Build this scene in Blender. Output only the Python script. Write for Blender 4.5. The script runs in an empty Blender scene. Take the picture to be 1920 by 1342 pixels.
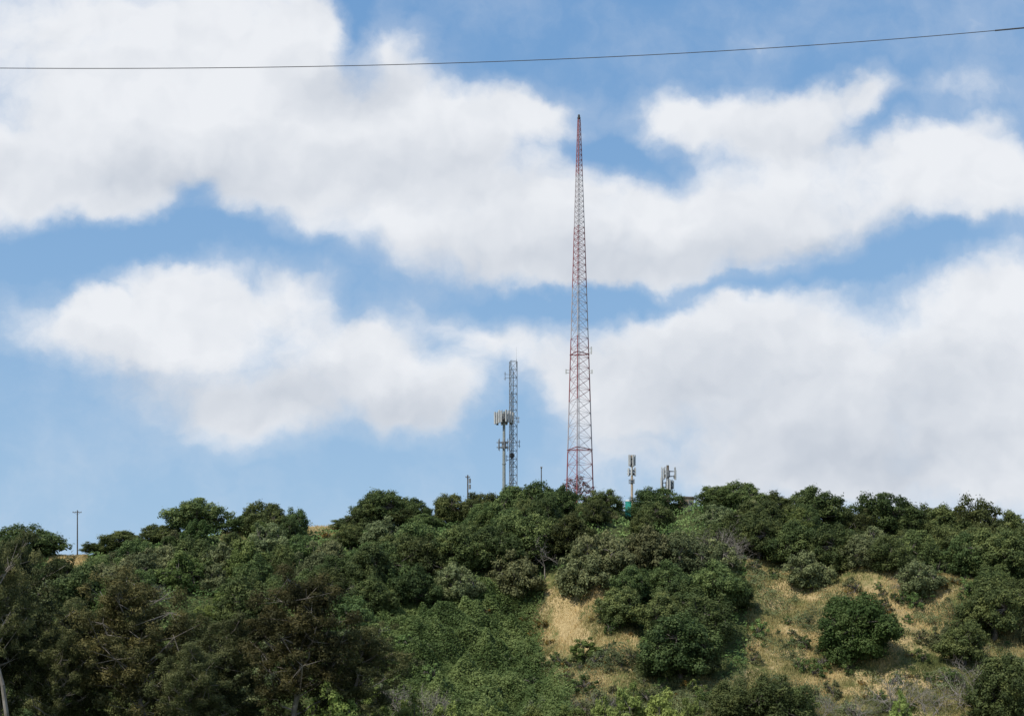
import bpy, math, random
import numpy as np
from mathutils import Vector
rng=np.random.default_rng(7); random.seed(7)
F=2667.0; HV=1250.0
scene=bpy.context.scene
COL=scene.collection
# ---------------------------------------------------------------- helpers
def px(u,v,Y): return ((u-960)/F*Y, Y, (HV-v)/F*Y)
def hash2(i,j,s):
    n=(i*374761393+j*668265263+s*1274126177)&0xffffffff
    n=((n^(n>>13))*1274126177)&0xffffffff
    return ((n^(n>>16))&0xffff)/65535.0
def vnoise(x,y,s=0):
    x=np.asarray(x,float);y=np.asarray(y,float)
    i=np.floor(x).astype(np.int64);j=np.floor(y).astype(np.int64)
    fx=x-i;fy=y-j;fx=fx*fx*(3-2*fx);fy=fy*fy*(3-2*fy)
    a=hash2(i,j,s);b=hash2(i+1,j,s);c=hash2(i,j+1,s);d=hash2(i+1,j+1,s)
    return (a*(1-fx)+b*fx)*(1-fy)+(c*(1-fx)+d*fx)*fy
RU=[-2600,-1200,-600,-200,0,100,180,300,430,600,800,900,1000,1090,1180,1290,1400,1560,1610,1700,1800,1920,2200,2800,4500]
RV=[1240,1180,1120,1080,1062,1046,1048,1028,1000,988,985,972,960,940,955,950,968,988,994,1002,1026,1055,1100,1170,1240]
YR=215.0
def height(x,y):
    x=np.asarray(x,float);y=np.asarray(y,float)
    u=x/YR*F+960
    R=(HV-np.interp(u,RU,RV))/F*YR
    base=-2-7*np.clip(y/100,0,1)
    t=np.clip((y-148)/(YR-148),0,1)
    s=0.45*t+0.55*np.sin(t*math.pi/2)
    z=base+(R-base)*s
    d=np.clip(y-YR,0,None)
    e=np.exp(-(d/170)**2)
    z=np.where(y>YR,(R-0.02*d)*e-14*(1-e),z)
    e2=np.exp(-(np.clip(np.abs(x)-230,0,None)/200)**2)
    z=np.where(z>-9,-9+(z+9)*e2,z)
    k=np.clip((y-120)/30,0,1)*(1-0.75*np.clip((y-195)/20,0,1))*np.clip((600-y)/300,0,1)
    z=z+k*((vnoise(x/16+9,y/16,1)-.5)*5.0+(vnoise(x/5,y/5,2)-.5)*1.6+(vnoise(x/1.7,y/1.7,3)-.5)*0.5)
    z=z+k*(3.0*np.exp(-((x-48)/14)**2-((y-188)/14)**2)+2.2*np.exp(-((x-14)/6)**2-((y-185)/14)**2)-2.5*np.exp(-((x-2)/6)**2-((y-180)/18)**2))
    return z
def H(x,y): return float(height(np.array([x]),np.array([y]))[0])
def cast(u,v,y0=140,y1=220):
    Y=np.arange(y0,y1,0.2)
    hz=height((u-960)/F*Y,Y)
    m=np.nonzero((HV-v)/F*Y<=hz)[0]
    if len(m)==0: return None
    return float(Y[m[0]])
def proj(x,y,z): return 960+F*x/y, HV-F*z/y

def new_mat(name):
    m=bpy.data.materials.new(name);m.use_nodes=True
    nt=m.node_tree;nt.nodes.clear()
    out=nt.nodes.new('ShaderNodeOutputMaterial')
    return m,nt,out
def N(nt,t,**kw):
    n=nt.nodes.new(t)
    for k,v in kw.items():
        if k.startswith('i_'): n.inputs[int(k[2:])].default_value=v
        else: setattr(n,k,v)
    return n
def L(nt,a,b): nt.links.new(a,b)
def ramp(nt,stops):
    r=nt.nodes.new('ShaderNodeValToRGB')
    el=r.color_ramp.elements
    while len(el)<len(stops): el.new(0.5)
    for e,(p,c) in zip(el,stops):
        e.position=p;e.color=(*c,1)
    return r
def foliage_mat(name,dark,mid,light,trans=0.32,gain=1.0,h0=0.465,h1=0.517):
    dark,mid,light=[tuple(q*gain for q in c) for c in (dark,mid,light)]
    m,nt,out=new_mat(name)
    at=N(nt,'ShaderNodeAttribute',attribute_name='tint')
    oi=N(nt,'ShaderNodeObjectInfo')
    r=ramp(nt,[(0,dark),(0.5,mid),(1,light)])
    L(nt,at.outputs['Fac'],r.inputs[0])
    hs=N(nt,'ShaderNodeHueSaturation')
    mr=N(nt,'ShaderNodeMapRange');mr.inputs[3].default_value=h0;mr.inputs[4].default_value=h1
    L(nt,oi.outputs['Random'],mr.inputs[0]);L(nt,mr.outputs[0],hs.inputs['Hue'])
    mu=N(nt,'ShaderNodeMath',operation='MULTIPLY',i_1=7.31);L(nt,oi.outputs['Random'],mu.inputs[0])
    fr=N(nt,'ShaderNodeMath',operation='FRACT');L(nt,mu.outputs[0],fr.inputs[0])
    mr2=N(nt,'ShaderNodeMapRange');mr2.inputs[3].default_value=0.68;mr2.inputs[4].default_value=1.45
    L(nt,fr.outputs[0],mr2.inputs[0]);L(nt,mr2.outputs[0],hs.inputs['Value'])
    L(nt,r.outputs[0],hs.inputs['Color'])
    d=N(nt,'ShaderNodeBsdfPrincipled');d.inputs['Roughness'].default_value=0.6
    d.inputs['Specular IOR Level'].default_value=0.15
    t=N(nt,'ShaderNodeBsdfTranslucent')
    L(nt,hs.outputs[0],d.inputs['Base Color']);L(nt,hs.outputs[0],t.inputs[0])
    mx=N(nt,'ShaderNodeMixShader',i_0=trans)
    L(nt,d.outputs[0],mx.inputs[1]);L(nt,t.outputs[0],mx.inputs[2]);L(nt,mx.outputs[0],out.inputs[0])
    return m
def solid_mat(name,c1,c2,scale=3.0,rough=0.7,metal=0.0):
    m,nt,out=new_mat(name)
    tc=N(nt,'ShaderNodeTexCoord');no=N(nt,'ShaderNodeTexNoise');no.inputs['Scale'].default_value=scale;no.inputs['Detail'].default_value=5
    L(nt,tc.outputs['Object'],no.inputs['Vector'])
    r=ramp(nt,[(0.35,c1),(0.65,c2)]);L(nt,no.outputs[0],r.inputs[0])
    d=N(nt,'ShaderNodeBsdfPrincipled');d.inputs['Roughness'].default_value=rough;d.inputs['Metallic'].default_value=metal
    L(nt,r.outputs[0],d.inputs['Base Color']);L(nt,d.outputs[0],out.inputs[0])
    return m
M_oak=foliage_mat('oak_leaves',(0.026,0.042,0.016),(0.062,0.090,0.031),(0.130,0.162,0.056),gain=1.38)
M_shrub=foliage_mat('shrub_leaves',(0.05,0.064,0.032),(0.106,0.128,0.058),(0.185,0.205,0.095),gain=1.33)
M_bright=foliage_mat('bright_leaves',(0.030,0.052,0.015),(0.072,0.112,0.032),(0.14,0.18,0.06),gain=1.25)
M_yell=foliage_mat('yellow_green_leaves',(0.08,0.11,0.03),(0.18,0.23,0.06),(0.31,0.36,0.12),h0=0.49)
M_euc=foliage_mat('eucalyptus_leaves',(0.034,0.042,0.017),(0.082,0.094,0.036),(0.168,0.168,0.070),gain=1.02,h0=0.49)
M_bronze=foliage_mat('bronze_eucalyptus_leaves',(0.038,0.039,0.017),(0.094,0.091,0.036),(0.19,0.158,0.063),gain=1.02,h0=0.50,h1=0.512)
M_orange=foliage_mat('orange_leaves',(0.10,0.09,0.03),(0.20,0.15,0.04),(0.40,0.21,0.04),h0=0.49,h1=0.51)
M_brown=foliage_mat('brown_leaves',(0.07,0.045,0.035),(0.14,0.085,0.065),(0.22,0.13,0.10))
M_under=foliage_mat('undergrowth_leaves',(0.032,0.052,0.018),(0.090,0.140,0.044),(0.20,0.26,0.09),gain=1.27,h0=0.495,h1=0.512)
M_grass=foliage_mat('dry_grass',(0.12,0.135,0.048),(0.30,0.262,0.112),(0.56,0.44,0.225),h0=0.5,h1=0.5)
M_bark=solid_mat('oak_bark',(0.06,0.052,0.042),(0.16,0.14,0.12))
M_ebark=solid_mat('eucalyptus_bark',(0.13,0.11,0.09),(0.30,0.27,0.235),1.0)
M_dead=solid_mat('dead_wood',(0.16,0.14,0.12),(0.34,0.31,0.28))
M_galv=solid_mat('galvanised_steel',(0.16,0.17,0.18),(0.28,0.29,0.30),rough=0.5,metal=0.3)
M_pole=solid_mat('painted_pole',(0.20,0.23,0.22),(0.28,0.31,0.30))
M_panel=solid_mat('antenna_plastic',(0.42,0.43,0.42),(0.55,0.56,0.55),1.5,0.5)
M_wood=solid_mat('weathered_wood',(0.05,0.04,0.032),(0.11,0.09,0.07))
M_brnpole=solid_mat('brown_painted_steel',(0.10,0.075,0.05),(0.18,0.14,0.10))
M_dark=solid_mat('dark_equipment',(0.03,0.03,0.032),(0.07,0.07,0.07))
M_teal=solid_mat('teal_plastic',(0.03,0.36,0.30),(0.06,0.46,0.38),1.0,0.4)
M_white=solid_mat('white_plastic',(0.5,0.52,0.5),(0.62,0.64,0.62))
M_tan=solid_mat('tan_stucco',(0.36,0.28,0.20),(0.45,0.36,0.26),2)
M_roof=solid_mat('grey_roofing',(0.16,0.13,0.11),(0.24,0.20,0.17),2)
M_redp=solid_mat('red_paint',(0.25,0.065,0.072),(0.34,0.10,0.105),0.4)
M_whtp=solid_mat('white_paint',(0.36,0.32,0.34),(0.50,0.46,0.48),0.4)
M_cable=solid_mat('cable_sheath',(0.06,0.06,0.07),(0.10,0.10,0.11))

class MB:
    def __init__(s): s.v=[];s.f=[];s.m=[]
    def tube(s,p0,p1,r0,r1=None,n=6,mi=0,cap=True):
        if r1 is None:r1=r0
        p0=Vector(p0);p1=Vector(p1);d=(p1-p0)
        if d.length<1e-6:return
        d.normalize();a=d.orthogonal().normalized();b=d.cross(a)
        k=len(s.v)
        for p,r in((p0,r0),(p1,r1)):
            for i in range(n):
                t=2*math.pi*i/n;s.v.append(tuple(p+a*math.cos(t)*r+b*math.sin(t)*r))
        for i in range(n):
            j=(i+1)%n;s.f.append((k+i,k+j,k+n+j,k+n+i));s.m.append(mi)
        if cap:
            s.f.append(tuple(k+i for i in reversed(range(n))));s.m.append(mi)
            s.f.append(tuple(k+n+i for i in range(n)));s.m.append(mi)
    def path(s,pts,rs,n=6,mi=0):
        for i in range(len(pts)-1): s.tube(pts[i],pts[i+1],rs[i],rs[i+1],n,mi)
    def box(s,c,sz,rot=0,mi=0,taper=1.0):
        k=len(s.v);c=Vector(c);cr,sr=math.cos(rot),math.sin(rot)
        for dz in(-.5,.5):
            for dx,dy in((-.5,-.5),(.5,-.5),(.5,.5),(-.5,.5)):
                q=taper if dz>0 else 1
                x=dx*sz[0]*q;y=dy*sz[1]*q
                s.v.append((c.x+x*cr-y*sr,c.y+x*sr+y*cr,c.z+dz*sz[2]))
        for f in((3,2,1,0),(4,5,6,7),(0,1,5,4),(1,2,6,5),(2,3,7,6),(3,0,4,7)):
            s.f.append(tuple(k+i for i in f));s.m.append(mi)
    def mesh(s,name,mats,bevel=False):
        me=bpy.data.meshes.new(name);me.from_pydata(s.v,[],s.f)
        for m in mats: me.materials.append(m)
        me.polygons.foreach_set('material_index',s.m);me.update()
        return me
def obj(name,me,parent=None,loc=(0,0,0)):
    o=bpy.data.objects.new(name,me);COL.objects.link(o);o.location=loc
    if parent: o.parent=parent
    return o
def thing(name,loc,label,cat,group=None,me=None):
    o=bpy.data.objects.new(name,me);COL.objects.link(o);o.location=loc
    if me is None: o.empty_display_size=0.5
    o['label']=label;o['category']=cat
    if group:o['group']=group
    return o
def quads_mesh(name,V,tint,mat):
    n=len(V);me=bpy.data.meshes.new(name)
    me.vertices.add(n*4);me.vertices.foreach_set('co',V.reshape(-1).astype(np.float32))
    me.loops.add(n*4);me.loops.foreach_set('vertex_index',np.arange(n*4,dtype=np.int32))
    me.polygons.add(n);me.polygons.foreach_set('loop_start',np.arange(0,n*4,4,dtype=np.int32))
    a=me.attributes.new('tint','FLOAT','FACE');a.data.foreach_set('value',tint.astype(np.float32))
    me.materials.append(mat);me.update(calc_edges=True)
    return me
def nrm(a): return a/np.maximum(np.linalg.norm(a,axis=1,keepdims=True),1e-9)
def leaf_quads(C,Nn,S,asp=0.6,droop=0.0):
    n=len(C);r=rng.normal(size=(n,3));
    if droop>0: r=r*(1-droop)+np.array([0,0,-1.0])*droop*2
    Nn=nrm(Nn);t=nrm(r-(r*Nn).sum(1,keepdims=True)*Nn);b=np.cross(Nn,t)
    S=S[:,None];A=S*asp
    bend=Nn*S*0.25
    return np.stack([C+t*S-bend,C+b*A,C-t*S-bend,C-b*A],1)
# ---------------------------------------------------------------- tree builders
def clump_leaves(cen,rad,nper,size,asp=0.6,droop=0,flat=1.0,rough=0.5,axis=None):
    Cs=[];Ns=[];Ss=[];T=[]
    for c,r in zip(cen,rad):
        n=max(8,int(nper*(r**2)))
        d=nrm(rng.normal(size=(n,3)))
        d[:,2]=np.where(d[:,2]<-0.6,-d[:,2]*0.6,d[:,2]);d=nrm(d)
        ph=rng.uniform(0,6.28,3)
        lob=1+0.26*np.sin(d[:,0]*5+ph[0])*np.sin(d[:,1]*5+ph[1])+0.16*np.sin(d[:,2]*8+ph[2])
        rr=r*lob*(1-rough*rng.random(n)**1.3+0.40*(rng.random(n)<0.14)*rng.random(n))
        p=np.array(c)+d*rr[:,None]*np.array([1,1,flat])
        Cs.append(p);Ns.append(d+rng.normal(size=(n,3))*0.38+np.array([0,-0.05,0.2]))
        Ss.append(size*rng.uniform(0.55,1.35,n))
        base=rng.uniform(0.2,0.75)
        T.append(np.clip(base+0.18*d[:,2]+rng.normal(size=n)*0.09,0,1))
    C=np.concatenate(Cs);V=leaf_quads(C,np.concatenate(Ns),np.concatenate(Ss),asp,droop)
    return V,np.concatenate(T)
def wobble_path(p0,p1,k,amp):
    p0=np.array(p0,float);p1=np.array(p1,float);pts=[]
    for i in range(k+1):
        t=i/k;q=p0*(1-t)+p1*t
        if 0<i<k:q=q+rng.normal(size=3)*amp
        pts.append(tuple(q))
    return pts
def make_oak(name,W,Ht,nclump,leafn,size,mat,openness=0.0,lowskirt=0.2,lean=0):
    cen=[];rad=[]
    tries=0
    zb=Ht*(lowskirt+0.10);zt=Ht*0.92
    ph=rng.uniform(0,6.28,4)
    while len(cen)<nclump and tries<5000:
        tries+=1
        a=rng.uniform(0,6.28);t=rng.uniform(0,1)
        prof=math.sqrt(max(0.0,1-((t-0.40)/0.66)**2)) if t>0.40 else (0.76+0.24*t/0.40)
        asym=1+0.16*math.sin(2*a+ph[0])+0.10*math.sin(3*a+ph[1])+0.12*math.sin(7*t+ph[2]+a)
        rr=(rng.random()**0.42)
        R=W/2*0.86*prof*asym*rr
        p=np.array([math.cos(a)*R+lean*0.25*t,math.sin(a)*R,zb+(zt-zb)*t*(0.88+0.14*math.sin(2*a+ph[3]))])
        r=W*rng.uniform(0.055,0.135)*(1-0.15*t)
        if any(np.linalg.norm(p-c)<(0.60+openness)*(r+q)*0.62 for c,q in zip(cen,rad)):continue
        cen.append(p);rad.append(r)
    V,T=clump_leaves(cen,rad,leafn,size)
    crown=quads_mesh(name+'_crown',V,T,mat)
    mb=MB();R=W*0.033
    fork=(lean*0.2+rng.normal()*0.2,rng.normal()*0.2,Ht*0.20)
    mb.path(wobble_path((0,0,-0.6),fork,3,W*0.01),[R*1.5,R*1.1,R,R*0.9],7)
    mains=[]
    for i in range(6):
        a=i*math.pi/3+rng.normal()*0.3
        e=(math.cos(a)*W*0.24,math.sin(a)*W*0.24,Ht*rng.uniform(0.42,0.62))
        pts=wobble_path(fork,e,3,W*0.02);mb.path(pts,[R*.75,R*.6,R*.5,R*.35],5);mains+=pts[1:]
    mains.append((fork[0],fork[1],Ht*0.6));mb.path([fork,mains[-1]],[R*.7,R*.4],5)
    ma=np.array(mains)
    for c in cen:
        j=int(np.argmin(np.linalg.norm(ma-c,axis=1)))
        mb.path(wobble_path(mains[j],c,2,W*0.012),[R*.28,R*.18,R*.08],4)
    return mb.mesh(name+'_trunk',[M_bark]),crown,W,Ht
def make_euc(name,W,Ht,nl,start=0.25,lean=0.8,thick=0.27,mat=None):
    cen=[];rad=[];mb=MB();R=thick
    top=np.array([rng.normal()*lean,rng.normal()*lean,Ht*0.9])
    tp=wobble_path((0,0,-0.6),top,7,0.28);rs=list(np.linspace(R,0.06,8));mb.path(tp,rs,8)
    tpa=np.array(tp)
    for i in range(nl):
        t=start+(0.93-start)*(i+rng.random())/nl
        j=min(6,int(t*7));b=tpa[j]+(tpa[j+1]-tpa[j])*(t*7-j)
        a=i*2.4+rng.normal()*0.4;ln=W*0.5*rng.uniform(0.55,1.0)*(1.12-0.5*abs(t-0.55)*2)
        e=b+np.array([math.cos(a)*ln,math.sin(a)*ln,ln*rng.uniform(0.35,1.1)])
        e[2]=min(e[2],Ht*0.97)
        pts=wobble_path(b,e,4,0.22);mb.path(pts,[R*.34,R*.26,R*.18,R*.12,R*.07],5)
        for k in range(8):
            q=np.array(pts[rng.integers(1,5)])+rng.normal(size=3)*np.array([0.8,0.8,0.6])
            mb.path([pts[3],tuple(q)],[R*.10,R*.05],4)
            cen.append(q);rad.append(rng.uniform(0.4,0.9))
    for k in range(9):
        cen.append(top+rng.normal(size=3)*np.array([0.9,0.9,0.7]));rad.append(rng.uniform(0.5,0.8))
    V,T=clump_leaves(cen,rad,440,0.125,0.38,droop=0.3,flat=1.0,rough=0.55)
    crown=quads_mesh(name+'_crown',V,T,mat or M_euc)
    return mb.mesh(name+'_trunk',[M_ebark]),crown,W,Ht
def branchy(mb,p,d,ln,r,depth):
    p=Vector(p);d=Vector(d).normalized()
    q=p
    for i in range(3):
        d=(d+Vector(rng.normal(size=3))*0.22+Vector((0,0,0.06))).normalized()
        q2=q+d*ln/3;mb.tube(q,q2,r*(1-i*0.2),r*(0.8-i*0.2),4 if depth>1 else 3,cap=False);q=q2
        if depth>0 and i>0:
            for _ in range(2):
                nd=(d+Vector(rng.normal(size=3))*0.75).normalized()
                branchy(mb,q,nd,ln*rng.uniform(0.55,0.75),r*0.5,depth-1)
def make_dead(name,Ht,nst,depth,r):
    mb=MB()
    for i in range(nst):
        a=rng.uniform(0,6.28);k=0.15 if nst==1 else 0.7
        branchy(mb,(0,0,-0.3),(math.cos(a)*k,math.sin(a)*k,1),Ht*0.5,r,depth)
    zs=max(v[2] for v in mb.v)
    xs=max(abs(v[0]) for v in mb.v)
    return mb.mesh(name,[M_dead]),xs*2,zs
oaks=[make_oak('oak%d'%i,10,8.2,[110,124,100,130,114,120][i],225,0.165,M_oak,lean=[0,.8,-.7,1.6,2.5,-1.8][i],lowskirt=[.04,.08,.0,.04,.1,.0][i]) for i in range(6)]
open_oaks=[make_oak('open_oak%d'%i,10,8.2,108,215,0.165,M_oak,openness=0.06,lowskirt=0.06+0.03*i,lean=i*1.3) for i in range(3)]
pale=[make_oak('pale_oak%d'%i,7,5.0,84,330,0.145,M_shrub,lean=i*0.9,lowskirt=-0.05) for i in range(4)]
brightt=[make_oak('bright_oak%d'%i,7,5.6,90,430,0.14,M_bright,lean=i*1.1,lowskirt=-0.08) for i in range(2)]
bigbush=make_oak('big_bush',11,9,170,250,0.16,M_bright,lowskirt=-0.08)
yell=[make_oak('yellow_tree%d'%i,6,6.5,60,420,0.14,M_yell,lowskirt=-0.05,lean=i) for i in range(2)]
browns=[make_oak('brown_oak',6,6,40,130,0.13,M_brown,openness=0.2,lowskirt=0.1)]
shr=[make_oak('shrub%d'%i,2.6,1.7,22,700,0.09,[M_shrub,M_under,M_bright][i%3],lowskirt=-0.12,lean=i*.3) for i in range(5)]
orn=[make_oak('orange_shrub%d'%i,2.2,1.1,14,700,0.08,M_orange,lowskirt=-0.12,lean=i*.2) for i in range(2)]
eucs=[make_euc('euc%d'%i,9,17,26,mat=[M_euc,M_bronze,M_euc][i]) for i in range(3)]
euc_bare=make_euc('euc_tall',8,20,16,start=0.6,lean=1.8,thick=0.36)
dead_tree=make_dead('dead_tree_wood',6,1,4,0.14)
bare=[make_dead('bare_shrub_wood%d'%i,3.2,7,3,0.04) for i in range(3)]

SKU=[-60,0,50,110,135,175,235,300,370,430,455,500,555,600,640,700,720,770,800,845,900,960,1010,1060,1090,1135,1160,1178,1192,1235,1275,1300,1345,1390,1450,1520,1570,1600,1650,1700,1760,1830,1890,2000]
SKV=[985,985,982,1010,1050,1020,1000,985,935,985,970,942,955,990,975,935,920,935,965,928,925,910,905,905,925,915,955,970,955,915,955,955,912,905,925,915,945,975,975,975,950,935,960,985]
def put(variant,u=None,vtop=None,w=None,Y=None,xy=None,Ht=None,name='oak_tree',label='',cat='tree',group=None,rot=None,asp=None,vbase=None):
    tr,cr,W0,H0=variant
    if xy is None:
        if Y is None:
            vb=vbase if vbase else vtop+w*0.78
            Y=cast(u,vb)
            if Y is None: Y=YR+1.5
        x=(u-960)/F*Y
    else: x,Y=xy
    g=H(x,Y)
    if vtop is not None: Ht=(HV-vtop)/F*Y-g
    if w is not None: Wd=w/F*Y
    else: Wd=Ht*(W0/H0)*random.uniform(0.85,1.2)
    Ht=max(Ht,0.35*Wd)
    e=thing(name,(x,Y,g),label,cat,group)
    e.rotation_euler=(0,0,rot if rot is not None else random.uniform(0,6.28))
    e.scale=(Wd/W0,Wd/W0,Ht/H0)
    obj('trunk' if name!='shrub' else 'stem',tr,e);obj('crown' if name!='shrub' else 'foliage',cr,e)
    return e
G_oak='oak trees covering the hill'
L_ridge='dark green oak tree with rounded crown on the ridge'
L_slope='dark green oak tree standing on the brushy hillside'
L_pale='grey-green scrubby tree on the dry hillside'
pts=[]
def P(*a,**k):
    e=put(*a,**k);pts.append((e.location.x,e.location.y));return e
ri=0
ridge=[(50,985,135),(-30,990,110),(180,1022,60),(235,1000,105),(372,935,122,'o'),(500,943,105),(555,955,60),(720,920,125),(682,948,75),(845,928,75),(898,925,90),(960,912,95),(1012,905,100),(1055,912,60),(1128,918,78),(1230,916,90),
(1348,912,84),(1392,905,95),(1450,925,90),(1520,914,120),(1572,945,75),(1652,923,122,'h'),(1716,945,95,'h'),(1766,950,105),(1825,935,110),(1892,960,105),(1960,975,90),(800,965,75),(648,980,60),(300,985,80),(458,965,65),(775,935,60),(1607,955,65),(1690,958,70),(752,958,80)]
for t in ridge:
    o_=len(t)>3
    v=(open_oaks[ri%3] if t[3]=='h' else open_oaks[ri%2]) if o_ else oaks[ri%6];ri+=1
    P(v,t[0],t[1]-2,t[2]*1.1,Y=(210.5 if o_ else YR-6.5+random.uniform(-2.5,2.5)),label=('oak tree with airy domed crown and visible limbs on the ridge' if o_ else L_ridge),group=G_oak)
P(browns[0],1080,882,66,Y=226.5,name='oak_tree',label='thin brownish tree at the foot of the tall tower',group=G_oak)
mid=[(985,960,120,'k'),(930,985,110,'k'),(1070,962,100,'k'),(1130,990,120,'p'),(1210,985,110,'p'),(1090,1020,120,'p'),(1290,1000,110,'p'),(1350,1010,90,'p'),
(1250,1050,110,'k'),(1340,1050,120,'k'),(1190,1060,90,'k'),(1160,1100,95,'k'),(1250,1110,110,'k'),(1330,1110,120,'k'),(1275,1150,150,'k'),(1240,1200,90,'k'),(1310,1195,90,'k'),(1380,1080,80,'k'),
(1420,960,110,'k'),(1490,975,110,'k'),(1560,980,110,'k'),(1515,1030,90,'p'),(1610,1000,80,'p'),(1640,985,60,'p'),(1665,1000,90,'k'),(1720,992,95,'k'),(1775,985,100,'k'),(1820,1000,100,'k'),(1570,1010,80,'k'),
(1725,1045,90,'p'),(1860,990,120,'k'),(1900,1010,110,'k'),(1860,1060,90,'k'),(1905,1085,100,'k'),
(1808,1160,105,'k'),(1890,1230,100,'k'),(1770,1170,60,'p'),(1450,1262,130,'k'),(1370,1275,110,'k'),(1495,1285,90,'k'),
(860,985,110,'k'),(800,1000,110,'k'),(740,1000,110,'k'),(690,1020,110,'k'),(860,1050,100,'p'),(960,1030,110,'p'),(780,1060,100,'k'),(700,1080,90,'k'),(610,1010,80,'p')]
for u,vt,w,k in mid:
    v=random.choice(oaks) if k=='k' else random.choice(pale)
    P(v,u,vt,w*1.05,label=L_slope if k=='k' else L_pale,group=G_oak)
P(bigbush,1605,1106,162,vbase=1238,label='round bright green bushy oak alone on dry grass',group=G_oak)
L_y='young yellow-green leafy tree at the hill foot'
for i,(u,vt,w,Y) in enumerate([(1175,1275,90,139),(1240,1280,90,138),(1300,1296,70,139),(640,1285,110,131),(600,1262,70,141),(345,1255,70,124),(770,1298,90,140),(840,1306,90,141),(920,1312,90,141),(1000,1314,80,141),(1095,1192,66,None),(380,1130,60,None),(420,1100,60,None),(700,1265,60,150),(1690,1290,55,145),(1070,1312,80,141),(1130,1300,70,141)]):
    P(yell[i%2],u,vt,w,Y=Y,name='oak_tree',label=L_y,group=G_oak)
def dens(u,v):
    if u<100 or 150<u<720: return 1.0 if v>1010 else 0.3
    if u<=150: return 1.0 if v>1090 else 0
    if u<860: return 1.0 if v<1165 else 0
    if u<1040: return 1.0 if v<1125 else 0
    if u<1200: return 0.9 if v<1110 else 0
    if u<1400: return 0.9 if v<1250 else 0.1
    if u<1600: return 0.9 if v<1060 else 0
    if u<1820: return 0.7 if 1010<v<1065 else 0
    return 0.9 if v<1180 else 0.35
n=0
for _ in range(9000):
    if n>=170:break
    y=random.uniform(150,214);x=random.uniform(-0.40,0.40)*y
    g=H(x,y);u,v=proj(x,y,g)
    if v>1400: continue
    if random.random()>dens(u,v):continue
    sp=3.7 if u<720 else 4.5
    if any((x-a)**2+(y-b)**2<sp*sp for a,b in pts):continue
    ht=random.uniform(3.6,7.4)
    lim=(HV-(np.interp(u,SKU,SKV)+18))/F*y-g
    ht=min(ht,lim)
    if ht<1.5:continue
    vv=vnoise(x/14,y/14,11)
    q=random.random()
    if u<720: k='p' if q<0.3+0.5*float(vv) else 'k'
    else: k='p' if q<0.35 else 'k'
    v_=random.choice(oaks) if k=='k' else random.choice(pale if random.random()<0.75 else brightt)
    if k=='p': ht*=0.8
    P(v_,xy=(x,y),Ht=ht,label=L_slope if k=='k' else L_pale,group=G_oak);n+=1
G_e='eucalyptus trees at the foot of the hill'
for i,(u,vt,w,Y,k) in enumerate([(5,1000,215,128,0),(-70,1040,200,122,2),(275,1060,220,126,1),(550,1068,215,132,1),(655,1165,170,134,0),(170,1150,180,130,0),(430,1150,170,136,0),(90,1125,150,138,2),(370,1205,160,120,0),(100,1180,130,124,2)]):
    put(eucs[k],u,vt,w,Y=Y,name='eucalyptus_tree',label='tall eucalyptus with olive-brown foliage and pale trunk' if k==1 else 'tall feathery olive-green eucalyptus with pale trunk',cat='tree',group=G_e)
put(euc_bare,30,1003,130,Y=114,name='eucalyptus_tree',label='tall eucalyptus with bare pale trunk and thin crown',cat='tree',group=G_e,rot=0.4)
G_s='shrubs dotted over the dry slope'
sp_=[];n=0
for _ in range(20000):
    if n>=275:break
    y=random.uniform(150,214);x=random.uniform(-0.11,0.38)*y
    g=H(x,y);u,v=proj(x,y,g)
    if v>1370 or v<1010 or dens(u,v)>0.5:continue
    if u<1060 and random.random()<0.75:continue
    if 1010<u<1130 and 1090<v<1235 and random.random()<0.9:continue
    if u>1130 and float(vnoise(x/7,y/7,77))<0.42 and random.random()<0.75:continue
    if any((x-a)**2+(y-b)**2<0.9 for a,b in sp_):continue
    sp_.append((x,y));n+=1
    if random.random()<0.10: put(random.choice(orn),xy=(x,y),Ht=random.uniform(0.5,0.9),name='shrub',label='low orange-flowered shrub on the dry slope',cat='shrub',group=G_s)
    elif u<1060: put(random.choice((shr[1],shr[4],shr[0])),xy=(x,y),Ht=random.uniform(1.0,1.9),name='shrub',label='dense green shrub in the thicket',cat='shrub',group=G_s)
    else: put(random.choice(shr),xy=(x,y),Ht=0.5+1.7*random.random()**2,name='shrub',label='low grey-green shrub on the dry slope',cat='shrub',group=G_s)
for u,v in [(1000,1195),(1015,1180),(985,1165),(1030,1210),(880,1150),(905,1155),(1130,1245),(1110,1255),(1050,1250),(1790,1095),(1770,1105),(1640,1140),(1660,1150),(595,1010),(610,1008),(1290,1290)]:
    put(random.choice(orn),u,None,None,Y=cast(u,v) or YR,Ht=random.uniform(0.7,1.2),name='shrub',label='low orange-flowered shrub on the dry slope',cat='shrub',group=G_s)
def putm(t,u,vb,hpx,name,label,cat,group=None,Y=None):
    me,W0,H0=t
    Y=Y or cast(u,vb) or YR
    x=(u-960)/F*Y;g=H(x,Y);s=hpx/F*Y/H0
    o=thing(name,(x,Y,g),label,cat,group,me);o.scale=(s,s,s);o.rotation_euler=(0,0,random.uniform(0,6.28));return o
putm(dead_tree,1022,1085,80,'dead_tree','pale leafless dead tree among green oaks','tree')
putm(dead_tree,1375,1080,75,'dead_tree','pale leafless dead tree among green oaks','tree')
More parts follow.
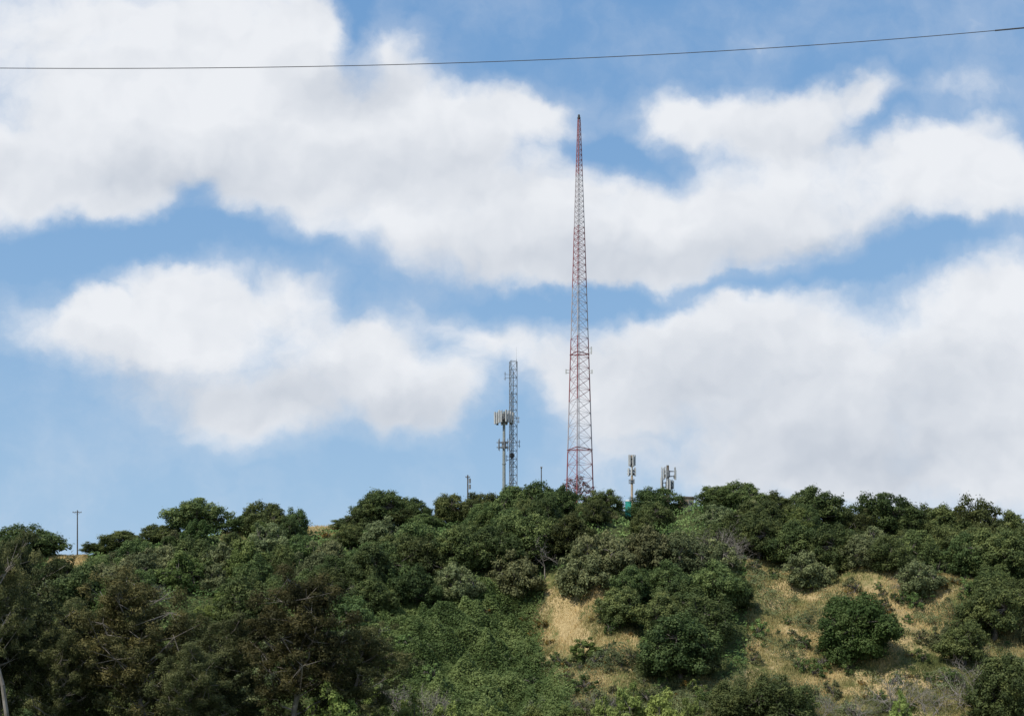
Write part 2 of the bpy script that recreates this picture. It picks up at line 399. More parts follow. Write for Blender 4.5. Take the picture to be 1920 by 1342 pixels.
for u,v,h in [(1355,1040,60),(1330,1035,45),(1385,1050,50),(760,1345,80),(800,1350,70),(840,1350,60),(720,1340,70),(1080,1345,50),(1130,1345,55),(1010,1345,45),(1690,1340,90),(1740,1345,70),(1840,1330,110),(1870,1310,90),(1900,1150,60),(1600,1350,50),(1540,1345,50),(1700,1110,40),(1830,1240,50),(640,1130,50),(300,1130,40),(230,1110,60)]:
    putm(random.choice(bare),u,v,h,'bare_shrub','leafless grey twiggy shrub on the slope','shrub','leafless grey shrubs on the hill')

# ---------------------------------------------------------------- stuff
def stuff(name,n,fn_keep,size,mat,label,hgt,grass=False,over=4,tb=0.15):
    y=rng.uniform(146,217,n*over);x=rng.uniform(-0.40,0.40,n*over)*y
    z=height(x,y);u=960+F*x/y;v=HV-F*z/y
    k=fn_keep(x,y,u,v)>rng.random(n*over)
    x,y,z,u,v=[a[k][:n] for a in(x,y,z,u,v)];m=len(x)
    if grass:
        B=np.stack([x,y,z-0.03],1);d=nrm(rng.normal(size=(m,3))*np.array([.35,.35,0.1])+np.array([0,0,1]))
        s=rng.normal(size=(m,3))*np.array([1,1,0]);s=nrm(s)*0.045
        hh=(size*rng.uniform(0.5,1.3,m))[:,None]
        V=np.stack([B-s,B+s,B+d*hh*0.6+s*0.7,B+d*hh-s*0.2],1)
        T=np.clip((vnoise(x/7,y/5,35)-0.5)*1.5+(vnoise(x/2,y/2,36)-.5)*0.8+0.42+tb+rng.normal(size=m)*0.10,0,1)
    else:
        b1=vnoise(x/2.6,y/2.6,21);b2=vnoise(x/1.0,y/1.0,22)
        b=hgt*(0.15+1.1*np.clip(b1-0.25,0,1)+0.75*np.clip(b2-0.35,0,1)*(0.4+b1))
        zz=z+b*(1-0.5*rng.random(m)**2)
        C=np.stack([x,y,zz],1)
        V=leaf_quads(C,rng.normal(size=(m,3))*0.5+np.array([0,-0.35,0.8]),size*rng.uniform(0.6,1.3,m),0.6)
        T=np.clip(tb+0.65*vnoise(x/3,y/3,31)+0.4*vnoise(x/0.9,y/0.9,33)-0.2+rng.normal(size=m)*0.07,0,1)
    me=quads_mesh(name,V,T,mat);o=obj(name,me);o['kind']='stuff';o['label']=label
    return o
def sm(a,lo,hi): return np.clip((a-lo)/(hi-lo),0,1)
def bramble(x,y,u,v):
    e=1020+60*sm(v,1250,1310)
    return sm(u,640,760)*(1-sm(u,e-40,e))*sm(v,1095,1140)
def treed(x,y,u,v):
    r=np.zeros_like(u)
    r=np.where(u<860,1,r);r=np.where((u>=860)&(u<1020)&(v<1130),1,r)
    r=np.where((u>=1020)&(u<1200)&(v<1075),1,r)
    r=np.where((u>=1200)&(u<1400)&(v<1270),1,r)
    r=np.where((u>=1400)&(u<1600)&(v<1050),0.8,r);r=np.where((u>=1600)&(u<1800)&(v<1030),0.8,r);r=np.where((u>=1800)&(v<1160),0.7,r)
    r=np.where((u>90)&(u<165)&(v<1090),0,r)
    r=np.where((u>565)&(u<640)&(v<1003),0,r);r=np.where((u>415)&(u<460)&(v<1015),0,r)
    return r
def barem(x,y,u,v):
    n=0.6*vnoise(x/2.2,y/2.2,61)+0.4*vnoise(x/0.8,y/0.8,62)
    c=1072+(v-1185)*0.35
    b=1.15*np.exp(-((u-c)/44)**2-((v-1170)/75)**2)
    b=b+0.8*np.exp(-((u-1650)/130)**2-((v-1290)/45)**2)+0.78*np.exp(-((u-1500)/95)**2-((v-1105)/32)**2)+0.9*np.exp(-((u-1700)/36)**2-((v-1180)/65)**2)+0.75*np.exp(-((u-1440)/50)**2-((v-1210)/50)**2)
    b=b+1.1*np.exp(-((u-600)/40)**2-((v-990)/14)**2)+0.9*np.exp(-((u-130)/35)**2-((v-1060)/25)**2)
    return np.clip((b+n-1.0)*3.0,0,1)
def openk(x,y,u,v):
    return np.clip(1-treed(x,y,u,v)-bramble(x,y,u,v),0,1)*(1-0.7*barem(x,y,u,v))*np.clip(vnoise(x/3,y/3,41)*1.8-0.1,0.15,1)
def openscrub(x,y,u,v):
    a=vnoise(x/4.5,y/4.5,51);b=vnoise(x/1.6,y/1.6,52)
    low=0.30*sm(v,1235,1300)*(u<1400)*(u>980)
    return np.clip(1-treed(x,y,u,v)-bramble(x,y,u,v),0,1)*np.clip((0.6*a+0.5*b-0.56+low)*6,0,1)*(1-0.9*barem(x,y,u,v))*((u>200)|(u<80))
stuff('bramble_thicket',120000,lambda *a:bramble(*a),0.15,M_under,'dense green bramble thicket on the slope',2.6,over=14,tb=0.34)
stuff('undergrowth',70000,lambda *a:treed(*a)*(1-bramble(*a)),0.19,M_under,'mixed green undergrowth between the oaks',1.4,tb=0.18)
stuff('scattered_brush',95000,openscrub,0.10,M_shrub,'patchy low green brush on dry grass',0.9,over=9,tb=0.03)
stuff('grass',180000,openk,0.40,M_grass,'tall dry golden grass on the hillside',0,grass=True,over=5,tb=0.04)

# ---------------------------------------------------------------- ground
def axis(lo,hi,st,far):
    a=list(np.arange(lo,hi+st/2,st));s=st;p=a[-1]
    while p<far: s*=1.35;p+=s;a.append(p)
    s=st;p=a[0];pre=[]
    while p>-far: s*=1.35;p-=s;pre.append(p)
    return np.array(pre[::-1]+a)
xs=axis(-95,95,0.5,6000);ys=axis(130,235,0.5,6000)
X,Yg=np.meshgrid(xs,ys);Z=height(X,np.maximum(Yg,-50))
nx,ny=len(xs),len(ys)
me=bpy.data.meshes.new('ground')
me.vertices.add(nx*ny);me.vertices.foreach_set('co',np.stack([X,Yg,Z],-1).reshape(-1).astype(np.float32))
I=np.arange((nx-1)*(ny-1));r=I//(nx-1);c=I%(nx-1);a=r*nx+c
Fq=np.stack([a,a+1,a+1+nx,a+nx],1).astype(np.int32)
me.loops.add(len(Fq)*4);me.loops.foreach_set('vertex_index',Fq.reshape(-1))
me.polygons.add(len(Fq));me.polygons.foreach_set('loop_start',np.arange(0,len(Fq)*4,4,dtype=np.int32))
me.update(calc_edges=True);me.shade_smooth()
uu=960+F*X/np.maximum(Yg,1);vv=HV-F*Z/np.maximum(Yg,1)
bareA=barem(X,Yg,uu,vv)
greenA=np.clip(treed(X,Yg,uu,vv)+bramble(X,Yg,uu,vv),0,1)
for nm,A in(('bare',bareA),('green',greenA)):
    at=me.attributes.new(nm,'FLOAT','POINT');at.data.foreach_set('value',A.reshape(-1).astype(np.float32))
m,nt,out=new_mat('hillside_ground')
tc=N(nt,'ShaderNodeTexCoord')
def noise(sc,det=6,ro=0.6):
    n_=N(nt,'ShaderNodeTexNoise');n_.inputs['Scale'].default_value=sc;n_.inputs['Detail'].default_value=det;n_.inputs['Roughness'].default_value=ro
    L(nt,tc.outputs['Object'],n_.inputs['Vector']);return n_
n1=noise(0.22);n2=noise(2.2);n3=noise(5,8,0.7)
r1=ramp(nt,[(0.33,(0.08,0.10,0.035)),(0.44,(0.145,0.16,0.058)),(0.54,(0.28,0.24,0.11)),(0.66,(0.47,0.37,0.20))])
ad=N(nt,'ShaderNodeMath',operation='MULTIPLY_ADD',i_1=0.5);L(nt,n2.outputs[0],ad.inputs[0])
h5=N(nt,'ShaderNodeMath',operation='MULTIPLY_ADD',i_1=1.2,i_2=-0.35);L(nt,n1.outputs[0],h5.inputs[0]);L(nt,h5.outputs[0],ad.inputs[2])
L(nt,ad.outputs[0],r1.inputs[0])
r2=ramp(nt,[(0.32,(0.24,0.175,0.085)),(0.5,(0.43,0.33,0.165)),(0.66,(0.57,0.45,0.235))]);L(nt,n3.outputs[0],r2.inputs[0])
ab=N(nt,'ShaderNodeAttribute',attribute_name='bare');ag=N(nt,'ShaderNodeAttribute',attribute_name='green')
sb=N(nt,'ShaderNodeMath',operation='ADD');L(nt,ab.outputs['Fac'],sb.inputs[0]);L(nt,n2.outputs[0],sb.inputs[1])
mb_=N(nt,'ShaderNodeMapRange');mb_.inputs[1].default_value=0.7;mb_.inputs[2].default_value=1.25;L(nt,sb.outputs[0],mb_.inputs[0])
mx=N(nt,'ShaderNodeMixRGB');L(nt,mb_.outputs[0],mx.inputs[0]);L(nt,r1.outputs[0],mx.inputs[1]);L(nt,r2.outputs[0],mx.inputs[2])
rg=ramp(nt,[(0.3,(0.045,0.058,0.022)),(0.7,(0.10,0.12,0.045))]);L(nt,n2.outputs[0],rg.inputs[0])
mg=N(nt,'ShaderNodeMixRGB');L(nt,ag.outputs['Fac'],mg.inputs[0]);L(nt,mx.outputs[0],mg.inputs[1]);L(nt,rg.outputs[0],mg.inputs[2])
bs=N(nt,'ShaderNodeBsdfPrincipled');bs.inputs['Roughness'].default_value=0.95;bs.inputs['Specular IOR Level'].default_value=0.1
L(nt,mg.outputs[0],bs.inputs['Base Color'])
bp=N(nt,'ShaderNodeBump');bp.inputs['Strength'].default_value=0.8;bp.inputs['Distance'].default_value=0.5
L(nt,n2.outputs[0],bp.inputs['Height']);L(nt,bp.outputs[0],bs.inputs['Normal']);L(nt,bs.outputs[0],out.inputs[0])
me.materials.append(m);g=obj('ground',me);g['kind']='structure'
hx=np.linspace(-1500,1500,160);V=[];Fs=[]
for i,x in enumerate(hx):
    top=150+18*float(vnoise(x/300,1,5))+5*float(vnoise(x/60,3,6))
    V+= [(x,1750,-20),(x,1900,top*0.7),(x,2050,top),(x,2500,-20)]
for i in range(159):
    for k in range(3):
        a=i*4+k;Fs.append((a,a+4,a+5,a+1))
me=bpy.data.meshes.new('hill');me.from_pydata(V,[],Fs);me.shade_smooth()
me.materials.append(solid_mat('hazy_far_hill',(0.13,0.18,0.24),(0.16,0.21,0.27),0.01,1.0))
o=obj('hill',me);o['kind']='structure'

# ---------------------------------------------------------------- tall tower
def tri(w,z,rot=0.35,cx=0,cy=0):
    R=w/1.85
    return [Vector((cx+R*math.cos(rot+2*math.pi*i/3),cy+R*math.sin(rot+2*math.pi*i/3),z)) for i in range(3)]
YT=223.0;xT=(1085.5-960)/F*YT;gT=H(xT,YT)
topz=(HV-222)/F*YT-gT
T=thing('radio_tower',(xT,YT,gT),'tall slender red and white lattice radio tower on hilltop','tower')
mb=MB();z=0;
def wid(z):
    t=z/topz
    return 4.25*(1-t)**0.93+0.42
def band(z):
    b=int((topz-z)/topz*7*0.999);return 0 if b%2==0 else 1
while z<topz-0.4:
    st=max(0.8,wid(z)*0.5);z2=min(topz,z+st)
    A=tri(wid(z),z);B=tri(wid(z2),z2);mi=band((z+z2)/2)
    lr=0.05+0.05*(1-z/topz)
    for i in range(3):
        j=(i+1)%3
        mb.tube(A[i],B[i],lr,lr,6,mi)
        mb.tube(A[i],B[j],0.026,0.026,4,mi);mb.tube(A[j],B[i],0.026,0.026,4,mi)
        mb.tube(B[i],B[j],0.03,0.03,4,mi)
    z=z2
for zz in (topz*0.395,topz*0.15):
    A=tri(wid(zz)+0.22,zz)
    for i in range(3): mb.tube(A[i],A[(i+1)%3],0.075,0.075,6,0)
obj('lattice_mast',mb.mesh('lattice_mast',[M_redp,M_whtp]),T)
mb=MB()
mb.tube((0.1,0,0),(0.05,0,topz-1),0.03,0.03,5);mb.tube((-0.1,0.1,0),(-0.05,0.05,topz-1),0.03,0.025,5)
obj('feed_line',mb.mesh('feed_line',[M_galv]),T)
mb=MB();mb.tube((0,0,topz-0.05),(0,0,topz+0.12),0.26,0.26,10);mb.tube((0,0,topz+0.12),(0,0,topz+0.5),0.2,0.17,10);mb.tube((0,0,topz+0.5),(0,0,topz+0.62),0.17,0.06,10)
obj('beacon',mb.mesh('beacon',[M_dark]),T)
def tower_bracket(zz,side,h):
    mb=MB();w=wid(zz)/2*side
    mb.tube((w*0.8,-0.3,zz),(w+0.35*side,-0.5,zz),0.04);mb.tube((w*0.8,-0.3,zz+h*0.6),(w+0.35*side,-0.5,zz+h*0.6),0.04)
    mb.box((w+0.38*side,-0.5,zz+h*0.3),(0.2,0.16,h),0)
    obj('antenna',mb.mesh('antenna',[M_panel]),T)
tower_bracket((HV-662)/F*YT-gT,1,1.1);tower_bracket((HV-700)/F*YT-gT,-1,0.7);tower_bracket((HV-700)/F*YT-gT,1,0.6)
mb=MB()
for p in tri(wid(0),0): mb.tube((p.x,p.y,-0.8),(p.x,p.y,0.25),0.4,0.4,12)
obj('footing',mb.mesh('footing',[M_roof]),T)
# grey lattice tower
Y=219.0;x=(961-960)/F*Y;g0=H(x,Y);tz=(HV-677)/F*Y-g0
T2=thing('lattice_tower',(x,Y,g0),'grey galvanised lattice tower with whip antenna','tower')
mb=MB();z=0;w2=1.32
while z<tz-0.1:
    z2=min(tz,z+1.25);A=tri(w2,z,0.2);B=tri(w2,z2,0.2)
    for i in range(3):
        j=(i+1)%3;mb.tube(A[i],B[i],0.06);mb.tube(A[i],B[j],0.035,n=4);mb.tube(B[i],B[j],0.035,n=4)
        if int(z)%2: mb.tube(A[j],B[i],0.03,n=4)
    z=z2
obj('lattice_mast',mb.mesh('grey_mast',[M_galv]),T2)
mb=MB();zb=tz;mb.tube((0.6,0,zb-1),(0.6,0,zb+0.3),0.04);mb.tube((0.6,0,zb+0.3),(0.6,0,zb+2.2),0.012,0.008)
obj('whip_antenna',mb.mesh('whip_antenna',[M_galv]),T2)
def dipole(parent,zz,x0,x1,hh,mat=M_galv,y=0):
    mb=MB();mb.tube((x0,y,zz),(x1,y,zz),0.03);mb.tube((x0,y,zz+0.5),(x1,y,zz+0.5),0.025)
    mb.tube((x1,y,zz-hh/2+.25),(x1,y,zz+hh/2+.25),0.05)
    for k in(-1,1): mb.tube((x1-0.2,y,zz+.25+k*hh*0.3),(x1+0.2,y,zz+.25+k*hh*0.3),0.022)
    obj('dipole_antenna',mb.mesh('dipole_antenna',[mat]),parent)
dipole(T2,(HV-708)/F*Y-g0,-0.4,-1.15,1.3)
dipole(T2,(HV-790)/F*Y-g0,0.4,0.95,1.0);dipole(T2,(HV-835)/F*Y-g0,0.4,1.05,1.2);dipole(T2,(HV-862)/F*Y-g0,-0.4,-0.9,1.0)
mb=MB();zz=(HV-855)/F*Y-g0;mb.tube((-0.1,-0.75,zz),(-0.1,-1.15,zz),0.42,0.36,16);mb.tube((-0.1,-0.2,zz),(-0.1,-0.75,zz),0.1,0.1,8)
obj('drum_antenna',mb.mesh('drum_antenna',[M_dark]),T2)
mb=MB();mb.tube((0.1,-0.2,0),(0.1,-0.2,tz-1.5),0.06);mb.tube((-0.08,-0.25,0),(-0.08,-0.25,tz*0.8),0.05)
obj('feed_line',mb.mesh('feed_line_b',[M_dark]),T2)
def monopole(u,vtop,Y,rad,mats,label,levels,spread=None,fr=1.0):
    x=(u-960)/F*Y;g0=H(x,Y);tz=(HV-vtop)/F*Y-g0
    T=thing('antenna_mast',(x,Y,g0),label,'antenna mast','cellular antenna masts on the hilltop')
    mb=MB();mb.tube((0,0,-0.5),(0,0,0.15),rad*1.8,rad*1.8,16);mb.tube((0,0,0),(0,0,tz*0.5),rad*1.15,rad,16);mb.tube((0,0,tz*0.5),(0,0,tz),rad,rad*0.8,16)
    mb.tube((0,0,tz*0.5-0.06),(0,0,tz*0.5+0.06),rad*1.3,rad*1.3,16)
    obj('pole',mb.mesh('pole',[mats[0]]),T)
    for (v0,v1,R,nper,pw,kind,rot) in levels:
        z1=(HV-v0)/F*Y-g0;z0=(HV-v1)/F*Y-g0;zc=(z0+z1)/2;hh=z1-z0
        A=[Vector((R*math.cos(rot+2*math.pi*i/3),R*math.sin(rot+2*math.pi*i/3),0)) for i in range(3)]
        mb=MB()
        for dz in(-hh*0.22,hh*0.18):
            for i in range(3):
                j=(i+1)%3;a=A[i]+Vector((0,0,zc+dz));b=A[j]+Vector((0,0,zc+dz))
                mb.tube(a,b,0.05*fr);mb.tube((0,0,zc+dz),(a+b)/2,0.06*fr);mb.tube((0,0,zc+dz),a,0.04*fr)
        mb.tube((0,0,zc-hh*0.3),(0,0,zc+hh*0.25),rad*1.5,rad*1.5,12)
        obj('mounting_frame',mb.mesh('mounting_frame',[mats[1]]),T)
        for i in range(3):
            j=(i+1)%3;e=(A[j]-A[i]);nr=Vector((e.y,-e.x,0)).normalized();ang=math.atan2(e.y,e.x)
            for k in range(nper):
                t=(k+0.5)/nper if nper>1 else 0.5
                if spread and nper==2: t=(0.05,0.95)[k]
                q=A[i]+e*(0.04+0.92*t)
                mb=MB();mb.tube((q.x,q.y,zc-hh*0.5),(q.x,q.y,zc+hh*0.5),0.035)
                if kind=='panel':
                    q2=q+nr*0.16;hk=hh*random.uniform(0.85,1.0);zz=zc+random.uniform(-.04,.04)*hh
                    if spread: zz+=random.uniform(-0.12,0.12)*hh;hk*=random.uniform(0.8,1.15)
                    mb.box((q2.x,q2.y,zz),(pw,0.14,hk),ang,1)
                    mb.box((q2.x,q2.y,zz+hk/2+0.02),(pw*0.85,0.11,0.05),ang,1)
                    q3=q-nr*0.14;mb.box((q3.x,q3.y,zc-hh*0.25),(pw*0.8,0.16,hh*0.25),ang,2)
                else:
                    for s_ in(-1,1): mb.tube((q.x,q.y,zc+s_*hh*0.25),(q.x+nr.x*.25,q.y+nr.y*.25,zc+s_*hh*0.25),0.03)
                    mb.tube((q.x+nr.x*.25,q.y+nr.y*.25,zc-hh*.4),(q.x+nr.x*.25,q.y+nr.y*.25,zc+hh*.4),0.06)
                obj('antenna_panel',mb.mesh('antenna_panel',[mats[1],mats[2],M_dark]),T)
    return T,tz,g0
monopole(945,771,217.5,0.24,(M_pole,M_galv,M_panel),'grey steel monopole with ring of white panel antennas',[(771,795,1.75,4,0.34,'panel',0.5),(822,845,1.15,2,0.2,'dip',1.1)])
monopole(1185,853,216.5,0.17,(M_tan,M_galv,M_panel),'tan pole with clustered panel antennas in tiers',[(853,874,0.5,2,0.22,'panel',0.3),(877,892,0.72,2,0.24,'panel',0.9),(897,908,0.4,1,0.2,'dip',0.2)])
monopole(1252,872,218.5,0.24,(M_brnpole,M_galv,M_panel),'brown pole with widely spread panel antennas',[(876,899,1.25,2,0.22,'panel',0.05),(898,918,1.0,2,0.28,'panel',0.6)],spread=True,fr=0.6)
def upole(u,vt,Y,r,label,arms,cans=0,mat=M_wood):
    x=(u-960)/F*Y;g0=H(x,Y);tz=(HV-vt)/F*Y-g0
    T=thing('utility_pole',(x,Y,g0),label,'utility pole','wooden utility poles on the ridge')
    mb=MB();mb.tube((0,0,-0.8),(0,0,tz*0.5),r*1.2,r,10);mb.tube((0,0,tz*0.5),(0,0,tz),r,r*0.8,10)
    obj('pole',mb.mesh('wood_pole',[mat]),T)
    for (dz,w) in arms:
        mb=MB();mb.box((0,-r-0.05,tz-dz),(w,0.09,0.09),0)
        mb.tube((-w*0.3,-r-0.05,tz-dz-0.05),(0,-r,tz-dz-0.4),0.015,n=4);mb.tube((w*0.3,-r-0.05,tz-dz-0.05),(0,-r,tz-dz-0.4),0.015,n=4)
        obj('crossarm',mb.mesh('crossarm',[mat]),T)
        for k in(-.45,-.15,.15,.45):
            mb=MB();mb.tube((w*k,-r-0.05,tz-dz+0.045),(w*k,-r-0.05,tz-dz+0.11),0.04,0.03,8);mb.tube((w*k,-r-0.05,tz-dz+0.11),(w*k,-r-0.05,tz-dz+0.2),0.045,0.02,8)
            obj('insulator',mb.mesh('insulator',[M_galv]),T)
    for k in range(cans):
        mb=MB();zc=tz-0.9-k*0.9;mb.tube((0.32,0,zc-.35),(0.32,0,zc+.3),0.17,0.17,12);mb.tube((0.32,0,zc+.3),(0.32,0,zc+.38),0.17,0.08,12)
        obj('transformer',mb.mesh('transformer',[M_galv]),T)
upole(145,956,212,0.09,'brown wooden utility pole with crossarm on grassy crest',[(0.35,1.35)])
upole(877,890,218,0.11,'wooden utility pole with transformer above oak crowns',[(0.35,0.7)],2)
upole(1015,875,220,0.09,'plain slim wooden pole rising from oak crowns',[(0.15,0.3)])
# portable toilet
Y=211.5;x=(1178-960)/F*Y;g0=H(x,Y)
T=thing('portable_toilet',(x,Y,g0),'teal portable toilet with pale roof on the ridge','portable toilet')
mb=MB();mb.box((0,0,0.08),(1.0,1.1,0.16));obj('base',mb.mesh('base',[M_dark]),T)
hb=max(1.9,(HV-942)/F*Y-g0)
mb=MB();mb.box((0,0,0.16+hb/2),(0.85,1.0,hb-0.0));
for sx in(-.4,.4):mb.box((sx,-0.5,0.16+hb/2),(0.09,0.09,hb-0.02))
obj('cabin',mb.mesh('cabin',[M_teal]),T)
mb=MB();mb.box((0,-0.515,0.2+hb*0.46),(0.64,0.03,hb*0.88));mb.box((0.24,-0.54,0.2+hb*.46),(0.05,0.03,0.2))
obj('door',mb.mesh('door',[M_teal]),T)
mb=MB();mb.box((0,0,0.16+hb+0.12),(1.0,1.1,0.24),taper=0.7);mb.tube((0.3,0.35,hb),(0.3,0.35,hb+0.6),0.05)
obj('roof',mb.mesh('roof',[M_white]),T)
# shelter building
Y=209;x=(1286-960)/F*Y;g0=H(x,Y);hb=max(1.8,(HV-934)/F*Y-g0)
T=thing('equipment_shelter',(x,Y,g0),'small tan equipment shelter with flat roof','small building');T.rotation_euler=(0,0,0.35)
mb=MB();mb.box((0,0,hb/2-0.2),(1.7,1.6,hb+0.4));obj('wall',mb.mesh('wall',[M_tan]),T)
mb=MB();mb.box((0,0,hb+0.09),(1.9,1.8,0.18));obj('roof',mb.mesh('shelter_roof',[M_roof]),T)
mb=MB();mb.box((0.35,-0.815,hb*0.42),(0.65,0.03,hb*0.8));obj('door',mb.mesh('shelter_door',[M_galv]),T)
mb=MB();mb.box((-0.45,-0.9,hb*0.55),(0.5,0.2,0.5));obj('vent',mb.mesh('vent',[M_dark]),T)

# ---------------------------------------------------------------- cable
us=np.array([0,320,640,960,1280,1600,1865,1920.]);vs=np.array([128,128,124,114.5,100,79.5,57,53.])
cf=np.polyfit(us,vs,3);Yc=30.0
mb=MB();prev=None
for u in np.arange(-700,2600,20):
    v=np.polyval(cf,u);p=px(u,v,Yc)
    if prev is not None: mb.tube(prev,p,0.0075,n=6,cap=False)
    prev=p
C=thing('overhead_cable',(0,0,0),'thin dark overhead cable strung across the sky','cable')
obj('strand',mb.mesh('strand',[M_cable]),C)
mb=MB();prev=None
for u in np.arange(1866,2000,12):
    v=np.polyval(cf,u);p=px(u,v,Yc)
    if prev is not None: mb.tube(prev,p,0.016,n=8)
    prev=p
obj('splice_sleeve',mb.mesh('splice_sleeve',[M_cable]),C)

# ---------------------------------------------------------------- world
w=bpy.data.worlds.new('World');scene.world=w;w.use_nodes=True
nt=w.node_tree;nt.nodes.clear()
out=N(nt,'ShaderNodeOutputWorld');bg=N(nt,'ShaderNodeBackground');L(nt,bg.outputs[0],out.inputs[0])
S=0.1;bg.inputs[1].default_value=S
EL=math.radians(50);sd=Vector((-0.48,-0.52,0));az=math.atan2(sd.x,sd.y)
sky=N(nt,'ShaderNodeTexSky',sky_type='NISHITA');sky.sun_disc=False;sky.sun_elevation=EL;sky.sun_rotation=az%(2*math.pi);sky.altitude=100
sky.air_density=1.0;sky.dust_density=0.4;sky.ozone_density=2.0
tc=N(nt,'ShaderNodeTexCoord');sp=N(nt,'ShaderNodeSeparateXYZ');L(nt,tc.outputs['Generated'],sp.inputs[0])
my=N(nt,'ShaderNodeMath',operation='MAXIMUM',i_1=0.05);L(nt,sp.outputs[1],my.inputs[0])
da=N(nt,'ShaderNodeMath',operation='DIVIDE');L(nt,sp.outputs[0],da.inputs[0]);L(nt,my.outputs[0],da.inputs[1])
db=N(nt,'ShaderNodeMath',operation='DIVIDE');L(nt,sp.outputs[2],db.inputs[0]);L(nt,my.outputs[0],db.inputs[1])
cb=N(nt,'ShaderNodeCombineXYZ');L(nt,da.outputs[0],cb.inputs[0]);L(nt,db.outputs[0],cb.inputs[1])
def wn(vec,sc,det,ro):
    n_=N(nt,'ShaderNodeTexNoise');n_.inputs['Scale'].default_value=sc;n_.inputs['Detail'].default_value=det;n_.inputs['Roughness'].default_value=ro
    L(nt,vec,n_.inputs['Vector']);return n_
Pv=cb.outputs[0]
def warp(v,sc,det,amt):
    n_=wn(Pv,sc,det,0.55)
    s_=N(nt,'ShaderNodeVectorMath',operation='SUBTRACT');L(nt,n_.outputs['Color'],s_.inputs[0]);s_.inputs[1].default_value=(.5,.5,.5)
    k=N(nt,'ShaderNodeVectorMath',operation='SCALE');k.inputs['Scale'].default_value=amt;L(nt,s_.outputs[0],k.inputs[0])
    a_=N(nt,'ShaderNodeVectorMath',operation='ADD');L(nt,v,a_.inputs[0]);L(nt,k.outputs[0],a_.inputs[1]);return a_.outputs[0]
Pw=warp(Pv,12,3,0.04);Pw=warp(Pw,45,5,0.022)
def blobs(lst,vec,grow=1.0):
    acc=None
    for (u,v,rx,ry,*rest) in lst:
        rot=rest[0] if rest else 0;wt=rest[1] if len(rest)>1 else 1
        mp=N(nt,'ShaderNodeMapping',vector_type='TEXTURE')
        mp.inputs['Location'].default_value=((u-960)/F,(HV-v)/F,0);mp.inputs['Rotation'].default_value=(0,0,math.radians(rot))
        mp.inputs['Scale'].default_value=(rx*grow/F,ry*grow/F,1)
        L(nt,vec,mp.inputs[0])
        gr=N(nt,'ShaderNodeTexGradient',gradient_type='SPHERICAL');L(nt,mp.outputs[0],gr.inputs[0])
        ad=N(nt,'ShaderNodeMath',operation='MULTIPLY_ADD',i_1=float(wt));L(nt,gr.outputs['Fac'],ad.inputs[0])
        if acc is None: ad.inputs[2].default_value=0
        else: L(nt,acc,ad.inputs[2])
        acc=ad.outputs[0]
    return acc
white=[(200,30,520,150),(450,90,200,110),(570,40,85,65),(735,95,85,70,0,.9),(120,230,360,190),(420,240,300,130),(700,230,220,120,-15),(880,260,200,110,-10),(1005,205,140,55,-5,.8),
(60,330,190,80),(230,350,110,75),(520,350,150,75,-15),(780,390,200,110,-10),(930,440,240,90,-8),(1100,370,150,85),(1200,440,280,95,5),(1450,400,280,100,8),(1700,340,240,95,10),(1880,340,140,75,15),
(1255,218,110,55),(1400,225,160,60,5),(1550,205,100,55,12),(1640,175,60,45,20),(1520,290,190,70),(1780,260,120,65),(1120,490,200,55),
(390,520,150,75),(320,590,180,80),(120,620,150,60,-10),(165,575,50,40),(570,550,80,80,0,.7),(420,660,260,120,-5),(480,780,130,75),(720,710,190,110),(810,750,110,85),(710,640,80,45,0,.7),(780,560,90,40,0,.5),
(900,620,120,50,-10,.75),(1010,680,140,85,0,.85),(1380,600,240,90,0),(1200,680,180,110),(1620,660,300,140),(1890,560,130,120,15),(1900,700,200,200),(1130,770,120,90,0,.7),(1400,800,380,130),(1800,850,350,150),(1500,900,420,80,0,.7),
(1780,160,120,30,0,.35),(1420,80,60,25,0,.3),
(672,60,50,90,0,-.7),(360,355,55,45,0,-.6),(1140,285,90,36,-10,-.55),(1480,520,320,24,8,-.6),(1130,565,140,34,0,-.75),(960,800,90,110,0,-.7),(200,460,330,45,4,-.7),(600,460,90,40,0,-.25),(850,560,220,30,-5,-.25),(1780,440,180,28,10,-.4)]
D=blobs(white,Pw,1.28)
grey=[(330,330,330,70),(640,150,120,60),(850,330,200,70,-10,.7),(1000,490,350,60,0,.9),(1500,450,300,50,10,.8),(500,740,260,60),(800,790,110,50),(230,690,130,50,-20,.8),(1350,700,350,90,0,.8),(1600,860,500,110,0,1.1),(1850,700,150,90,0,.6),(1450,265,200,40,0,.5)]
G=blobs(grey,Pw,1.5)
nf=wn(Pw,10,12,0.60)
off=N(nt,'ShaderNodeVectorMath',operation='ADD');L(nt,Pw,off.inputs[0]);off.inputs[1].default_value=(-0.007,0.012,0)
nf2=wn(off.outputs[0],9,4,0.5);nf3=wn(Pw,9,4,0.5)
def math2(op,a,b,c=None):
    n_=N(nt,'ShaderNodeMath',operation=op)
    for i,q in enumerate((a,b,c)):
        if q is None:continue
        if isinstance(q,(int,float)): n_.inputs[i].default_value=q
        else: L(nt,q,n_.inputs[i])
    return n_.outputs[0]
Dn=math2('ADD',math2('MINIMUM',D,1.1),math2('MULTIPLY_ADD',nf.outputs[0],1.8,-0.90))
mr=N(nt,'ShaderNodeMapRange',interpolation_type='SMOOTHSTEP');mr.inputs[1].default_value=-0.02;mr.inputs[2].default_value=1.02;L(nt,Dn,mr.inputs[0])
mv=N(nt,'ShaderNodeMapRange',interpolation_type='SMOOTHSTEP');mv.inputs[1].default_value=-0.20;mv.inputs[2].default_value=0.50;mv.inputs[4].default_value=0.26;L(nt,Dn,mv.inputs[0])
cl=math2('MAXIMUM',mr.outputs[0],mv.outputs[0])
ng=wn(tc.outputs['Generated'],3.0,8,0.6)
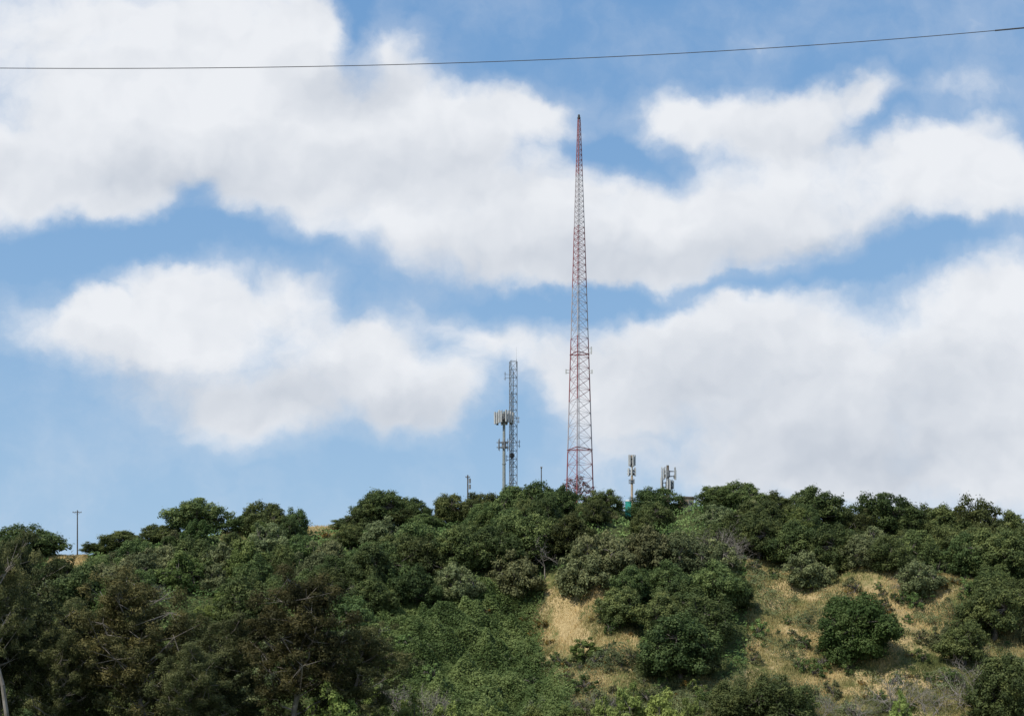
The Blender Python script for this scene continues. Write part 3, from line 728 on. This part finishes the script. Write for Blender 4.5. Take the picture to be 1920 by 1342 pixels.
mg=N(nt,'ShaderNodeMapRange',interpolation_type='SMOOTHSTEP');mg.inputs[1].default_value=0.48;mg.inputs[2].default_value=0.62;L(nt,ng.outputs[0],mg.inputs[0])
mk=N(nt,'ShaderNodeMapRange',interpolation_type='SMOOTHSTEP');mk.inputs[1].default_value=0.68;mk.inputs[2].default_value=0.80;L(nt,sp.outputs[1],mk.inputs[0])
am=N(nt,'ShaderNodeMix',data_type='FLOAT');L(nt,mk.outputs[0],am.inputs[0]);L(nt,mg.outputs[0],am.inputs[2]);L(nt,cl,am.inputs[3])
alpha=math2('MULTIPLY',am.outputs[0],0.97)
rel=math2('MULTIPLY',math2('SUBTRACT',nf3.outputs[0],nf2.outputs[0]),2.0)
sh=math2('SUBTRACT',math2('ADD',0.95,rel),math2('MULTIPLY',math2('MULTIPLY',G,mk.outputs[0]),0.66))
shc=N(nt,'ShaderNodeClamp');L(nt,sh,shc.inputs[0])
cc=N(nt,'ShaderNodeMixRGB');L(nt,shc.outputs[0],cc.inputs[0]);cc.inputs[1].default_value=(0.52/S,0.57/S,0.65/S,1);cc.inputs[2].default_value=(0.86/S,0.88/S,0.915/S,1)
rs=ramp(nt,[(0.0,(0.43,0.59,0.78)),(0.12,(0.345,0.535,0.76)),(0.26,(0.25,0.445,0.715)),(0.43,(0.17,0.355,0.65)),(1.0,(0.07,0.18,0.45))])
L(nt,sp.outputs[2],rs.inputs[0])
rsx=N(nt,'ShaderNodeVectorMath',operation='SCALE');rsx.inputs['Scale'].default_value=1/S;L(nt,rs.outputs[0],rsx.inputs[0])
ta=N(nt,'ShaderNodeMixRGB');ta.inputs[0].default_value=0.9;L(nt,sky.outputs[0],ta.inputs[1]);L(nt,rsx.outputs[0],ta.inputs[2])
fx=N(nt,'ShaderNodeMixRGB');L(nt,alpha,fx.inputs[0]);L(nt,ta.outputs[0],fx.inputs[1]);L(nt,cc.outputs[0],fx.inputs[2])
L(nt,fx.outputs[0],bg.inputs[0])
# sun
sl=bpy.data.lights.new('sun','SUN');sl.energy=4.0;sl.angle=math.radians(0.8);sl.color=(1,0.94,0.84)
so=bpy.data.objects.new('sun',sl);COL.objects.link(so)
h=sd.normalized()*math.cos(EL);dirv=Vector((h.x,h.y,math.sin(EL)))
so.rotation_euler=dirv.to_track_quat('Z','Y').to_euler();so.location=(-50,-50,100)
# camera
cam=bpy.data.cameras.new('camera');co=bpy.data.objects.new('camera',cam);COL.objects.link(co)
co.rotation_euler=(math.radians(90),0,0);cam.lens=50;cam.sensor_width=36;cam.shift_y=(HV-671)/1920;cam.clip_end=20000;cam.clip_start=0.1
scene.camera=co
scene.view_settings.view_transform='Standard';scene.view_settings.look='None';scene.view_settings.exposure=0
